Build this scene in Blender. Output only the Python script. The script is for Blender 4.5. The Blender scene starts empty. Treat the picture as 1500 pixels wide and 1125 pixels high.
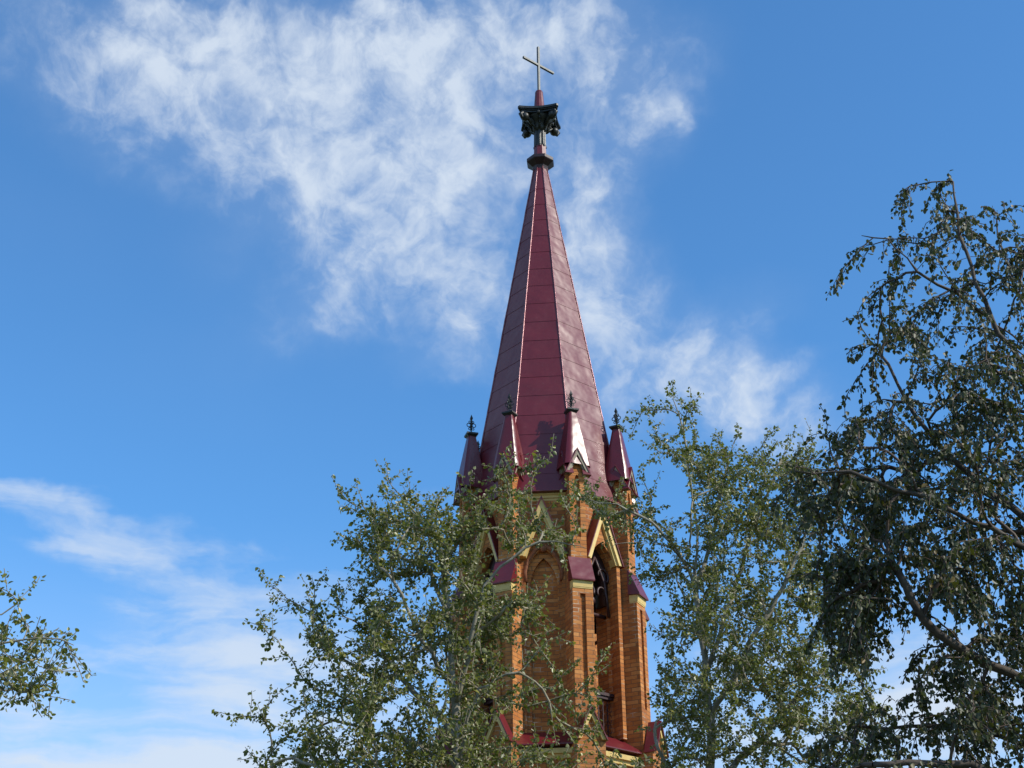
import bpy, math, random
import numpy as np
R = math.radians
sin, cos, PI = math.sin, math.cos, math.pi
scene = bpy.context.scene
col = scene.collection

# ---------------------------------------------------------------- camera
W_PX, H_PX, F_PX = 1500.0, 1125.0, 2204.7
CAM = np.array([0.0, -29.7, 1.6])
PITCH, YAW, ROLL = R(27.807), R(1.407), R(-0.468)
fw = np.array([-sin(YAW)*cos(PITCH), cos(YAW)*cos(PITCH), sin(PITCH)])
rt0 = np.array([cos(YAW), sin(YAW), 0.0]); up0 = np.cross(rt0, fw)
rt = cos(ROLL)*rt0 + sin(ROLL)*up0
up = -sin(ROLL)*rt0 + cos(ROLL)*up0
from mathutils import Matrix, Vector
cd = bpy.data.cameras.new('camera'); cam = bpy.data.objects.new('camera', cd); col.objects.link(cam)
cd.sensor_width = 36.0; cd.lens = 36.0*F_PX/W_PX; cd.clip_start = 0.1; cd.clip_end = 6000
cam.matrix_world = Matrix(((rt[0], up[0], -fw[0], CAM[0]), (rt[1], up[1], -fw[1], CAM[1]),
                           (rt[2], up[2], -fw[2], CAM[2]), (0, 0, 0, 1)))
scene.camera = cam

def direction(px, py):
    d = fw + rt*((px-W_PX/2)/F_PX) + up*((H_PX/2-py)/F_PX)
    return d/np.linalg.norm(d)
def at(px, py, Y):                       # point seen at that pixel, Y metres ahead along the ground
    d = direction(px, py)
    return CAM + d*(Y/d[1])

# ---------------------------------------------------------------- light
SUN_AZ, SUN_EL = R(67.0), R(38.5)        # azimuth from the camera side of the tower towards the right
sd = Vector((sin(SUN_AZ)*cos(SUN_EL), -cos(SUN_AZ)*cos(SUN_EL), sin(SUN_EL)))
sl = bpy.data.lights.new('sun', 'SUN'); sl.energy = 3.7; sl.angle = R(0.53); sl.color = (1.0, 0.93, 0.82)
so = bpy.data.objects.new('sun', sl); col.objects.link(so)
so.rotation_euler = (-sd).to_track_quat('-Z', 'Y').to_euler(); so.location = (30, -20, 40)
scene.view_settings.view_transform = 'Standard'; scene.view_settings.look = 'None'
scene.view_settings.exposure = 0.35; scene.view_settings.gamma = 1.0

# ---------------------------------------------------------------- node helper
class NT:
    def __init__(s, nt): s.t = nt; s.n = nt.nodes; s.l = nt.links
    def node(s, kind, **kw):
        n = s.n.new(kind)
        for k, v in kw.items(): setattr(n, k, v)
        return n
    def put(s, sock, v):
        if isinstance(v, bpy.types.NodeSocket): s.l.new(v, sock)
        elif v is not None: sock.default_value = v
    def math(s, op, a, b=None, c=None, clamp=False):
        n = s.node('ShaderNodeMath', operation=op, use_clamp=clamp)
        for i, v in enumerate((a, b, c)):
            if v is not None: s.put(n.inputs[i], v)
        return n.outputs[0]
    def vmath(s, op, a, b=None, out=0, scale=None):
        n = s.node('ShaderNodeVectorMath', operation=op)
        s.put(n.inputs[0], a)
        if b is not None: s.put(n.inputs[1], b)
        if scale is not None: s.put(n.inputs['Scale'], scale)
        return n.outputs[out]
    def noise(s, vec, scale, detail=4, rough=.5, dist=0.0, lac=2.0):
        n = s.node('ShaderNodeTexNoise'); s.put(n.inputs['Vector'], vec)
        n.inputs['Scale'].default_value = scale; n.inputs['Detail'].default_value = detail
        n.inputs['Roughness'].default_value = rough; n.inputs['Distortion'].default_value = dist
        n.inputs['Lacunarity'].default_value = lac
        return n.outputs['Fac'], n.outputs['Color']
    def remap(s, v, a, b, c=0.0, d=1.0, smooth=False):
        n = s.node('ShaderNodeMapRange', interpolation_type='SMOOTHSTEP' if smooth else 'LINEAR')
        s.put(n.inputs['Value'], v)
        for k, x in zip(('From Min', 'From Max', 'To Min', 'To Max'), (a, b, c, d)): s.put(n.inputs[k], x)
        return n.outputs['Result']
    def mix(s, f, a, b, mode='MIX'):
        n = s.node('ShaderNodeMix', data_type='RGBA', blend_type=mode)
        s.put(n.inputs[0], f)
        for i, v in ((6, a), (7, b)):
            if not isinstance(v, bpy.types.NodeSocket) and len(v) == 3: v = (*v, 1)
            s.put(n.inputs[i], v)
        return n.outputs[2]
    def ramp(s, f, stops, interp='LINEAR'):
        n = s.node('ShaderNodeValToRGB'); s.put(n.inputs[0], f); cr = n.color_ramp; cr.interpolation = interp
        while len(cr.elements) < len(stops): cr.elements.new(0.5)
        for e, (p, c) in zip(cr.elements, stops): e.position = p; e.color = (*c, 1)
        return n.outputs[0]
    def bump(s, h, strength, dist, normal=None):
        n = s.node('ShaderNodeBump'); s.put(n.inputs['Height'], h)
        n.inputs['Strength'].default_value = strength; n.inputs['Distance'].default_value = dist
        if normal is not None: s.put(n.inputs['Normal'], normal)
        return n.outputs[0]

# ---------------------------------------------------------------- sky with clouds
world = bpy.data.worlds.new("World"); scene.world = world; world.use_nodes = True
w = NT(world.node_tree); w.n.clear()
sky = w.node('ShaderNodeTexSky', sky_type='NISHITA'); sky.sun_disc = False
sky.sun_elevation = SUN_EL; sky.sun_rotation = math.atan2(sd.x, sd.y)
sky.altitude = 400; sky.air_density = 1.0; sky.dust_density = 0.3; sky.ozone_density = 2.0
SKY_STRENGTH, CLOUD_STRENGTH = 0.15, 0.78
# clouds live in azimuth / elevation, so they hang in the sky whatever the viewpoint
ELC = cos(R(28))
def azel(px, py):
    d = direction(px, py); return math.atan2(d[0], d[1])*ELC, math.asin(d[2])
tc = w.node('ShaderNodeTexCoord').outputs['Generated']
sx = w.node('ShaderNodeSeparateXYZ'); w.put(sx.inputs[0], tc)
az = w.math('MULTIPLY', w.math('ARCTAN2', sx.outputs[0], sx.outputs[1]), ELC)
el = w.math('ARCSINE', sx.outputs[2])
cv = w.node('ShaderNodeCombineXYZ'); w.put(cv.inputs[0], az); w.put(cv.inputs[1], el); cvec = cv.outputs[0]
nf, nc = w.noise(cvec, 9.0, 5, .62)
off = w.vmath('SCALE', w.vmath('SUBTRACT', nc, (.5, .5, .5)), scale=.05)
nf2, nc2 = w.noise(cvec, 40.0, 3, .6)
off2 = w.vmath('SCALE', w.vmath('SUBTRACT', nc2, (.5, .5, .5)), scale=.022)
warped = w.vmath('MULTIPLY', w.vmath('ADD', w.vmath('ADD', cvec, off), off2), (1, 1, 0))
# x, y, rx, ry (photo pixels as angular size), tilt, weight
BLOBS = [
 (270,105,85,60,15,.62),(330,140,110,65,25,.75),(390,185,90,55,30,.62),(380,235,60,30,-20,.5),(440,110,120,80,0,.55),
 (240,45,110,40,-10,.30),(340,40,110,45,0,.36),(130,20,160,45,0,.28),(50,60,150,45,0,.22),(160,165,130,55,12,.36),(250,225,110,55,10,.34),(90,110,120,40,0,.22),
 (520,55,110,60,0,.62),(660,50,130,65,0,.62),(780,50,120,60,-10,.6),(880,15,90,36,-25,.46),(520,150,120,70,0,.5),(640,130,120,75,0,.58),
 (600,215,90,60,0,.55),(710,185,90,65,-20,.62),(750,230,70,45,-20,.5),(560,270,80,45,-25,.5),(640,290,90,50,-30,.52),(440,285,70,32,-30,.5),
 (510,340,80,55,-40,.5),(540,385,70,55,-20,.5),(465,420,80,30,-40,.24),(600,350,80,60,-30,.3),(400,320,60,60,-50,.2),(520,450,90,30,-15,.2),
 (930,140,100,55,-40,.34),(990,178,30,18,-20,.42),(900,95,100,36,-20,.26),(850,230,80,65,-50,.48),(865,320,50,50,0,.55),(885,385,60,50,0,.45),(950,240,80,40,-40,.25),
 (700,410,60,70,0,.55),(640,470,60,50,-40,.42),(725,480,60,55,0,.45),(680,540,60,20,0,.36),(730,330,60,50,0,.26),
 (880,490,75,90,25,.62),(920,560,65,70,0,.55),(880,420,60,50,0,.4),(975,560,30,30,0,.25),
 (1060,475,80,40,-15,.32),(1050,535,60,45,20,.55),(1090,580,80,50,20,.72),(1070,620,70,45,0,.55),(1150,540,45,12,-10,.34),(1180,630,80,45,0,.38),(1110,470,22,22,0,.26),
 (890,130,55,45,0,.2),(830,90,50,50,0,.2),(1000,110,60,40,-30,.18),(920,220,80,50,-40,.2),(800,320,60,60,0,.25),(470,440,110,45,-30,.28),(600,440,90,60,-30,.22),(350,330,80,70,-50,.24),
 (330,540,160,60,0,.06),(60,330,120,60,0,.08),
 ]
STREAKS = [
 (110,775,210,48,14,.42),(60,735,130,40,10,.35),(230,830,210,52,18,.5),(330,800,110,30,22,.34),(300,880,170,40,-5,.4),
 (250,945,190,34,-5,.5),(400,940,170,60,-10,.4),(370,1010,150,60,-8,.55),(480,1000,190,130,0,.45),(180,1115,240,45,0,.45),(450,825,110,30,8,.28),(0,1000,200,90,0,.25),(500,1200,1000,150,0,.6),(120,1120,260,90,0,.25),
 (1330,960,120,100,0,.6),(1200,1010,160,120,0,.42),(1420,1060,160,120,0,.5),(640,740,60,35,30,.22),(1050,900,120,150,0,.25),
 ]
def field(vec, blobs, soft=1.5):
    tot = None
    for i, (x, y, rx, ry, t, wt) in enumerate(blobs):
        a, e = azel(x, y)
        if i and i % 6 == 0:                  # work through the clouds in batches: keeps the shader's stack small
            q = w.node('ShaderNodeVectorMath', operation='MULTIPLY_ADD'); w.put(q.inputs[0], tot); q.inputs[1].default_value = (1e-7, 0, 0); w.put(q.inputs[2], vec); vec = q.outputs[0]
        m = w.node('ShaderNodeMapping', vector_type='TEXTURE'); w.put(m.inputs[0], vec)
        m.inputs['Location'].default_value = (a, e, 0); m.inputs['Rotation'].default_value = (0, 0, R(-t))
        m.inputs['Scale'].default_value = (rx/F_PX, ry/F_PX, 1)
        ln = w.vmath('LENGTH', m.outputs[0], out=1)
        g = w.remap(ln, 0.0, soft, wt, 0.0, smooth=True)
        tot = g if tot is None else w.math('ADD', tot, g)
    return tot
puff = field(warped, BLOBS, 2.15)
q = w.node('ShaderNodeVectorMath', operation='MULTIPLY_ADD'); w.put(q.inputs[0], puff); q.inputs[1].default_value = (1e-7, 0, 0); w.put(q.inputs[2], warped)
wisp = field(q.outputs[0], STREAKS)
# the rest of the sky, outside the photograph's field, gets added loose cloud, thickened to whiten the ambient light
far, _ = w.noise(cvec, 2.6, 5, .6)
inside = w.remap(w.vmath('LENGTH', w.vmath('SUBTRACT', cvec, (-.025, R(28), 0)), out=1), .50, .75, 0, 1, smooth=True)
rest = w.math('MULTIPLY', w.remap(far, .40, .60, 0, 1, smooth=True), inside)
detail, _ = w.noise(w.vmath('ADD', cvec, off), 22.0, 8, .60, .5)
fine, _ = w.noise(w.vmath('ADD', cvec, off2), 46.0, 6, .56, .5)
tex = w.math('ADD', w.math('MULTIPLY', detail, .68), w.math('MULTIPLY', fine, .32))
lump, _ = w.noise(w.vmath('ADD', cvec, off2), 8.5, 3, .55, .3)
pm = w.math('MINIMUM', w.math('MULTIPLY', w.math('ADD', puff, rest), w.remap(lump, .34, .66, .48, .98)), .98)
d1 = w.remap(w.math('ADD', w.math('MULTIPLY', pm, .80), w.math('MULTIPLY', w.math('SUBTRACT', tex, .5), 3.9)), .0, 1.30, 0, 1, smooth=True)
d1 = w.math('MULTIPLY', d1, w.remap(pm, .02, .72, 0, 1, smooth=True))
veil = w.math('MULTIPLY', pm, w.remap(far, .3, .7, .16, .34))
d1 = w.math('ADD', w.math('MULTIPLY', d1, .86), veil)
st = w.node('ShaderNodeMapping'); w.put(st.inputs[0], cvec); st.inputs['Rotation'].default_value = (0, 0, R(20)); st.inputs['Scale'].default_value = (12, 46, 1)
sn, _ = w.noise(w.vmath('ADD', st.outputs[0], w.vmath('SCALE', off, scale=22.0)), 1.0, 6, .55, .4)
wm = w.math('MINIMUM', wisp, 1.1)
d2 = w.remap(w.math('ADD', w.math('MULTIPLY', wm, .80), w.math('MULTIPLY', w.math('SUBTRACT', sn, .5), 2.3)), .02, 1.25, 0, 1, smooth=True)
d2 = w.math('MULTIPLY', d2, w.remap(wm, .0, .4, 0, 1, smooth=True))
dens = w.math('ADD', w.math('MULTIPLY', d1, .84), w.math('MULTIPLY', d2, .70))
dens = w.math('ADD', dens, w.remap(el, R(9), R(23), .40, 0, smooth=True))
dens = w.math('MINIMUM', dens, .90)
bg1 = w.node('ShaderNodeBackground'); bg1.inputs[1].default_value = SKY_STRENGTH
w.put(bg1.inputs[0], w.mix(1.0, sky.outputs[0], (0.515, 0.935, 1.20), 'MULTIPLY'))
bg2 = w.node('ShaderNodeBackground'); bg2.inputs[1].default_value = CLOUD_STRENGTH
bg2.inputs[0].default_value = (.70, .79, .91, 1)
ms = w.node('ShaderNodeMixShader'); w.put(ms.inputs[0], dens); w.put(ms.inputs[1], bg1.outputs[0]); w.put(ms.inputs[2], bg2.outputs[0])
wo = w.node('ShaderNodeOutputWorld'); w.put(wo.inputs[0], ms.outputs[0])

# ---------------------------------------------------------------- mesh builder and object helpers
class MB:
    def __init__(s): s.v = []; s.f = []
    def add(s, vs, fs):
        b = len(s.v); s.v += [tuple(map(float, p)) for p in vs]; s.f += [tuple(b+i for i in f) for f in fs]
    # local frame of a facade piece: x runs along it, `o` is the distance out from the tower axis (towards -y), z is height
    def prism(s, poly, o0, o1, edge=None):
        n = len(poly); vs = []
        for o in (o1, o0):
            for (x, z) in poly:
                if edge is not None and abs(abs(x)-edge) < 1e-6: x = math.copysign(o*math.tan(R(22.5)), x)
                vs.append((x, -o, z))
        fs = [tuple(range(n)), tuple(range(2*n-1, n-1, -1))]
        for i in range(n):
            j = (i+1) % n; fs.append((i, n+i, n+j, j))
        s.add(vs, fs)
    def box(s, x0, x1, o0, o1, z0, z1): s.prism([(x0, z0), (x1, z0), (x1, z1), (x0, z1)], o0, o1)
    def side(s, poly, x0, x1):            # polygon in (o, z) swept along x
        n = len(poly); vs = [(x, -o, z) for x in (x1, x0) for (o, z) in poly]
        fs = [tuple(range(n)), tuple(range(2*n-1, n-1, -1))] + [(i, n+i, n+(i+1) % n, (i+1) % n) for i in range(n)]
        s.add(vs, fs)
    def lathe(s, prof, n, cx=0, cy=0, rot=0.0, cap=True):
        vs = [(cx+r*sin(rot+2*PI*k/n), cy-r*cos(rot+2*PI*k/n), z) for (r, z) in prof for k in range(n)]
        fs = []
        for i in range(len(prof)-1):
            for k in range(n):
                j = (k+1) % n; fs.append((i*n+k, i*n+j, (i+1)*n+j, (i+1)*n+k))
        if cap:
            fs.append(tuple(range(n-1, -1, -1))); m = (len(prof)-1)*n; fs.append(tuple(m+k for k in range(n)))
        s.add(vs, fs)
    def square(s, prof, cx=0, cy=0):      # square rings (half width, z)
        vs = [(cx+a*h, cy+b*h, z) for (h, z) in prof for a, b in ((-1,-1),(1,-1),(1,1),(-1,1))]
        fs = []
        for i in range(len(prof)-1):
            for k in range(4):
                j = (k+1) % 4; fs.append((i*4+k, i*4+j, (i+1)*4+j, (i+1)*4+k))
        fs.append((3, 2, 1, 0)); m = (len(prof)-1)*4; fs.append((m, m+1, m+2, m+3))
        s.add(vs, fs)
    def tube(s, pts, radii, n=6, cap=True):
        pts = np.asarray(pts, float); m = len(pts)
        if np.isscalar(radii): radii = [radii]*m
        tg = np.gradient(pts, axis=0); tg /= (np.linalg.norm(tg, axis=1)[:, None]+1e-9)
        ref = np.array([0, 0, 1.0]) if abs(tg[0][2]) < .9 else np.array([1.0, 0, 0])
        u = np.cross(tg[0], ref); u /= np.linalg.norm(u); vs = []
        for i in range(m):
            u = u - tg[i]*(u@tg[i]); u /= (np.linalg.norm(u)+1e-9); v = np.cross(tg[i], u)
            for k in range(n):
                a = 2*PI*k/n; vs.append(pts[i]+radii[i]*(cos(a)*u+sin(a)*v))
        fs = [(i*n+k, i*n+(k+1) % n, (i+1)*n+(k+1) % n, (i+1)*n+k) for i in range(m-1) for k in range(n)]
        if cap: fs += [tuple(range(n-1, -1, -1)), tuple((m-1)*n+k for k in range(n))]
        s.add(vs, fs)
    def ball(s, c, r, n=12, m=8, sc=(1, 1, 1)):
        vs = [(c[0], c[1], c[2]-r*sc[2])]
        for i in range(1, m):
            t = PI*i/m
            for k in range(n): vs.append((c[0]+r*sc[0]*sin(t)*cos(2*PI*k/n), c[1]+r*sc[1]*sin(t)*sin(2*PI*k/n), c[2]-r*sc[2]*cos(t)))
        vs.append((c[0], c[1], c[2]+r*sc[2])); L = len(vs)-1
        fs = [(0, 1+(k+1) % n, 1+k) for k in range(n)]
        for i in range(m-2):
            for k in range(n): fs.append((1+i*n+k, 1+i*n+(k+1) % n, 1+(i+1)*n+(k+1) % n, 1+(i+1)*n+k))
        fs += [(L, 1+(m-2)*n+k, 1+(m-2)*n+(k+1) % n) for k in range(n)]
        s.add(vs, fs)
    def build(s, name, m, parent=None, smooth=False, rz=0.0):
        me = bpy.data.meshes.new(name); me.from_pydata(s.v, [], s.f); me.materials.append(m)
        if smooth: me.polygons.foreach_set('use_smooth', [True]*len(me.polygons))
        me.update(); o = bpy.data.objects.new(name, me); col.objects.link(o); o.rotation_euler.z = rz
        if parent is not None: o.parent = parent
        return o
def tag(o, label=None, cat=None, group=None, kind=None):
    for k, v in (('label', label), ('category', cat), ('group', group), ('kind', kind)):
        if v: o[k] = v
    return o
def empty(name, loc=(0, 0, 0)):
    o = bpy.data.objects.new(name, None); o.empty_display_size = .3; col.objects.link(o); o.location = loc; return o
def copy_part(o, parent, rz=None):
    c = o.copy(); col.objects.link(c); c.parent = parent
    if rz is not None: c.rotation_euler.z = rz
    for ch in o.children: copy_part(ch, c)
    return c

# ---------------------------------------------------------------- materials
def new_mat(name):
    m = bpy.data.materials.new(name); m.use_nodes = True; t = NT(m.node_tree)
    b = t.n['Principled BSDF']; return m, t, b
def mat_brick():
    m, t, b = new_mat('orange_brick')
    tcn = t.node('ShaderNodeTexCoord'); p = tcn.outputs['Object']
    g = t.node('ShaderNodeNewGeometry')
    vt = t.node('ShaderNodeVectorTransform', vector_type='NORMAL', convert_from='WORLD', convert_to='OBJECT'); t.put(vt.inputs[0], g.outputs['True Normal'])
    na = t.node('ShaderNodeSeparateXYZ'); t.put(na.inputs[0], t.vmath('ABSOLUTE', vt.outputs[0]))
    pp = t.node('ShaderNodeSeparateXYZ'); t.put(pp.inputs[0], p)
    f = t.math('GREATER_THAN', na.outputs[0], na.outputs[1])
    u = t.math('ADD', t.math('MULTIPLY', pp.outputs[0], t.math('SUBTRACT', 1.0, f)), t.math('MULTIPLY', t.math('ADD', pp.outputs[1], .137), f))
    oi = t.node('ShaderNodeObjectInfo').outputs['Random']
    nz, _ = t.noise(p, 7.0, 3)
    c = t.node('ShaderNodeCombineXYZ'); t.put(c.inputs[0], t.math('ADD', u, .1)); t.put(c.inputs[1], t.math('ADD', pp.outputs[2], t.math('MULTIPLY', t.math('SUBTRACT', nz, .5), .012)))
    br = t.node('ShaderNodeTexBrick'); t.put(br.inputs['Vector'], c.outputs[0])
    br.inputs['Scale'].default_value = 1.0; br.inputs['Brick Width'].default_value = .27; br.inputs['Row Height'].default_value = .082
    br.inputs['Mortar Size'].default_value = .0065; br.inputs['Mortar Smooth'].default_value = .25; br.inputs['Bias'].default_value = 0
    br.inputs['Color1'].default_value = (.0, .0, .0, 1); br.inputs['Color2'].default_value = (1, 1, 1, 1); br.inputs['Mortar'].default_value = (.5, .5, .5, 1)
    big, _ = t.noise(p, 1.3, 4, .6)
    sm, _ = t.noise(p, 22.0, 4, .6)
    k = t.math('ADD', t.math('MULTIPLY', br.outputs['Color'], .65), t.math('MULTIPLY', sm, .5))
    cb = t.ramp(k, [(.05, (.22, .068, .016)), (.4, (.38, .126, .023)), (.65, (.47, .168, .033)), (1, (.58, .265, .08))])
    cb = t.mix(t.remap(big, .45, .75, 0, .55), cb, (.30, .085, .018))
    wm_, _ = t.noise(p, 1.9, 3, .6)
    mort = t.mix(t.remap(wm_, .54, .64, 0, 1), (.19, .090, .036), (.60, .48, .34))
    cb = t.mix(br.outputs['Fac'], cb, mort)
    grime, _ = t.noise(p, .8, 6, .7)
    cb = t.mix(t.remap(grime, .50, .74, 0, .55), cb, (.12, .06, .03))
    t.put(b.inputs['Base Color'], cb); b.inputs['Roughness'].default_value = .85
    h = t.math('ADD', t.math('MULTIPLY', br.outputs['Fac'], -1.0), t.math('MULTIPLY', sm, .5))
    t.put(b.inputs['Normal'], t.bump(h, .6, .010)); return m
def mat_red(name='maroon_sheet_metal', rlo=.34, rhi=.44):
    m, t, b = new_mat(name)
    p = t.node('ShaderNodeTexCoord').outputs['Object']
    a, _ = t.noise(p, 1.2, 4, .6); a2, _ = t.noise(p, 14, 5, .65)
    c = t.mix(t.remap(a, .3, .75, 0, 1), (.112, .0068, .0115), (.132, .0088, .0140))
    c = t.mix(t.remap(a2, .62, .78, 0, .4), c, (.20, .055, .07))
    t.put(b.inputs['Base Color'], c); b.inputs['Specular IOR Level'].default_value = .6
    t.put(b.inputs['Roughness'], t.remap(a2, .3, .7, rlo, rhi))
    ms_ = t.node('ShaderNodeMapping'); t.put(ms_.inputs[0], p); ms_.inputs['Scale'].default_value = (9, 9, .55)
    sk, _ = t.noise(ms_.outputs[0], 1.0, 5, .65)
    c = t.mix(t.remap(sk, .56, .74, 0, .18), c, (.17, .040, .045)); c = t.mix(t.remap(sk, .42, .26, 0, .22), c, (.05, .006, .010)); t.put(b.inputs['Base Color'], c)
    mp = t.node('ShaderNodeMapping'); t.put(mp.inputs[0], p); mp.inputs['Scale'].default_value = (1.7, 1.7, 2.0)
    d, _ = t.noise(mp.outputs[0], 1.0, 2, .5)
    t.put(b.inputs['Normal'], t.bump(d, .36, .09)); return m
def mat_plain(name, c1, c2, rough, scale=6.0, metal=0.0, bump=.15, bdist=.01):
    m, t, b = new_mat(name); p = t.node('ShaderNodeTexCoord').outputs['Object']
    a, _ = t.noise(p, scale, 5, .65)
    t.put(b.inputs['Base Color'], t.mix(t.remap(a, .35, .7, 0, 1), c1, c2))
    b.inputs['Roughness'].default_value = rough; b.inputs['Metallic'].default_value = metal
    t.put(b.inputs['Normal'], t.bump(a, bump, bdist)); return m
def mat_leaf(name, stops, under, rough=.42, trans=.28):
    m, t, b = new_mat(name); g = t.node('ShaderNodeNewGeometry')
    c = t.ramp(g.outputs['Random Per Island'], stops)
    c2 = t.mix(t.math('MULTIPLY', g.outputs['Backfacing'], .75), c, under)
    t.put(b.inputs['Base Color'], c2); b.inputs['Roughness'].default_value = rough; b.inputs['Specular IOR Level'].default_value = .5
    tr = t.node('ShaderNodeBsdfTranslucent'); t.put(tr.inputs[0], t.mix(.5, c, (.24, .28, .02)))
    mx = t.node('ShaderNodeMixShader'); mx.inputs[0].default_value = trans
    t.put(mx.inputs[1], b.outputs[0]); t.put(mx.inputs[2], tr.outputs[0])
    t.put(t.n['Material Output'].inputs[0], mx.outputs[0]); return m
BRICK = mat_brick(); RED = mat_red(); RED2 = mat_red('maroon_pinnacle_metal', .26, .34)
SEAM = mat_plain('ridge_metal', (.16, .03, .045), (.30, .16, .16), .28, 9, .3, .3, .02)
CREAM = mat_plain('cream_paint', (.60, .42, .13), (.70, .52, .20), .6, 8)
GREYWOOD = mat_plain('weathered_board', (.36, .31, .22), (.22, .18, .13), .75, 14, 0, .3)
IRON = mat_plain('black_iron', (.012, .014, .013), (.03, .034, .03), .42, 18, .2, .35, .02)
STEEL = mat_plain('grey_steel', (.05, .058, .058), (.11, .12, .118), .5, 20, .2)
RUST = mat_plain('brown_painted_iron', (.028, .010, .010), (.05, .017, .017), .5, 12)
DARK = mat_plain('dark_timber', (.02, .015, .012), (.04, .028, .02), .8, 9)
TERRA = mat_plain('terracotta', (.20, .07, .03), (.32, .12, .05), .85, 16, 0, .6, .03)

# ---------------------------------------------------------------- ground
def mat_ground():
    m, t, b = new_mat('grass'); p = t.node('ShaderNodeTexCoord').outputs['Object']
    a, _ = t.noise(p, .3, 6, .6); c, _ = t.noise(p, 30, 4, .7)
    t.put(b.inputs['Base Color'], t.mix(c, t.mix(a, (.085, .095, .03), (.16, .15, .06)), (.05, .06, .02)))
    b.inputs['Roughness'].default_value = .9; t.put(b.inputs['Normal'], t.bump(c, .8, .05)); return m
g = MB(); g.add([(-2500, -2500, 0), (2500, -2500, 0), (2500, 2500, 0), (-2500, 2500, 0)], [(0, 1, 2, 3)])
tag(g.build('ground', mat_ground()), kind='structure')

# ---------------------------------------------------------------- church tower
A0 = -3.71                                   # the face turned nearly to the camera
FACE = [A0+45*k for k in range(8)]
VERT = [A0+22.5+45*k for k in range(8)]
tower = tag(empty('church_tower'), 'orange brick church tower with maroon metal spire, corner pinnacles and cross', 'church tower')
WO = 1.53                                    # distance of the wall face from the axis
EDGE = 9.0
def arch(half, zs, za, n=9, clock=False):    # pointed arch from (+half, zs) over (0, za) to (-half, zs)
    h = za-zs; rad = (half*half+h*h)/(2*half); cxr = half-rad
    a1 = math.atan2(h, -cxr)
    right = [(cxr+rad*cos(a1*i/n), zs+rad*sin(a1*i/n)) for i in range(n+1)]
    left = [(-x, z) for x, z in reversed(right[:-1])]
    return right+left
ZB, ZT = 8.2, 14.0
def wall_mesh(openlancet):
    m = MB()
    def layer(o0, o1, half, zsill, zs, za):
        m.prism([(-EDGE, ZB), (-half, ZB), (-half, ZT), (-EDGE, ZT)], o0, o1, EDGE)
        m.prism([(half, ZB), (EDGE, ZB), (EDGE, ZT), (half, ZT)], o0, o1, EDGE)
        m.prism([(-half, ZB), (half, ZB), (half, zsill), (-half, zsill)], o0, o1)
        m.prism([(half, ZT), (-half, ZT)] + list(reversed(arch(half, zs, za))), o0, o1)
    if openlancet:
        layer(1.02, WO, .36, 9.0, 12.25, 12.94)
        for s in (-1, 1): m.box(*sorted((s*.335, s*.425)), WO-.01, 1.70, 9.0, 12.48)
    else:
        layer(1.46, WO, .36, 8.95, 12.05, 12.75)
        layer(1.37, 1.46, .27, 8.95, 11.95, 12.55)
        m.prism([(-EDGE, ZB), (EDGE, ZB), (EDGE, ZT), (-EDGE, ZT)], 1.02, 1.37, EDGE)
    return m
for k in range(8):
    rz = R(FACE[k])
    is_open = k % 2 == 1
    if k == 0: blind0 = wall_mesh(False).build('blind_wall', BRICK, tower, rz=rz)
    elif k == 1: open0 = wall_mesh(True).build('lancet_wall', BRICK, tower, rz=rz)
    else: copy_part(open0 if is_open else blind0, tower, rz)
# carved boss and cusped hood over the blind lancet (sub-parts of the wall, local frame)
def boss_mesh():
    m = MB()
    m.ball((0, -1.47, 12.92), .15, 14, 10, (.9, .6, 1.15))
    for s in (-1, 1):
        m.ball((s*.10, -1.50, 13.02), .085, 10, 8); m.ball((s*.12, -1.48, 12.84), .08, 10, 8)
        m.tube([(s*(.36+.02*0), -1.50, 12.05), (s*.37, -1.51, 12.25), (s*.30, -1.52, 12.5), (s*.16, -1.53, 12.7), (s*.05, -1.53, 12.78)], .045, 8)
    m.ball((0, -1.52, 12.72), .07, 10, 8); return m
def chevron(x0, z0, za, band):               # inverted V, x0 half width at foot
    s = (za-z0)/x0
    return [(-x0, z0), (-x0+band, z0), (0, za-band*s), (x0-band, z0), (x0, z0), (0, za)]
def lancet_gable(par, rz):
    g0 = MB()
    tri = [(.40, 12.62), (0, 13.60), (-.40, 12.62), (-.37, 12.62)] + list(reversed(arch(.37, 12.3, 12.96)[4:-4])) + [(.37, 12.62)]
    g0.prism(list(tri), 1.50, 1.63)
    r = g0.build('lancet_gable', BRICK, par, rz=rz)
    t = MB(); t.prism(chevron(.47, 12.52, 13.74, .085), 1.50, 1.735); t.prism(chevron(.385, 12.52, 13.52, .05), 1.50, 1.69)
    t.build('gable_trim', CREAM, r)
    c = MB()
    for s in (-1, 1):                        # thin metal roof slopes over the trim
        q = [(s*.50, 12.50), (0, 13.795), (0, 13.745), (s*.475, 12.515)]
        if s > 0: q = q[::-1]
        q = q[::-1] if s < 0 else q
        c.prism(q, 1.48, 1.765)
    c.build('gable_roof', RED, r); return r
for k in range(8):
    rz = R(FACE[k])
    if k == 0: gab0 = lancet_gable(tower, rz)
    else: copy_part(gab0, tower, rz)
for k in (0, 2, 4, 6):
    if k == 0: boss0 = boss_mesh().build('carved_boss', TERRA, tower, True, R(FACE[k]))
    else: copy_part(boss0, tower, R(FACE[k]))
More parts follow.
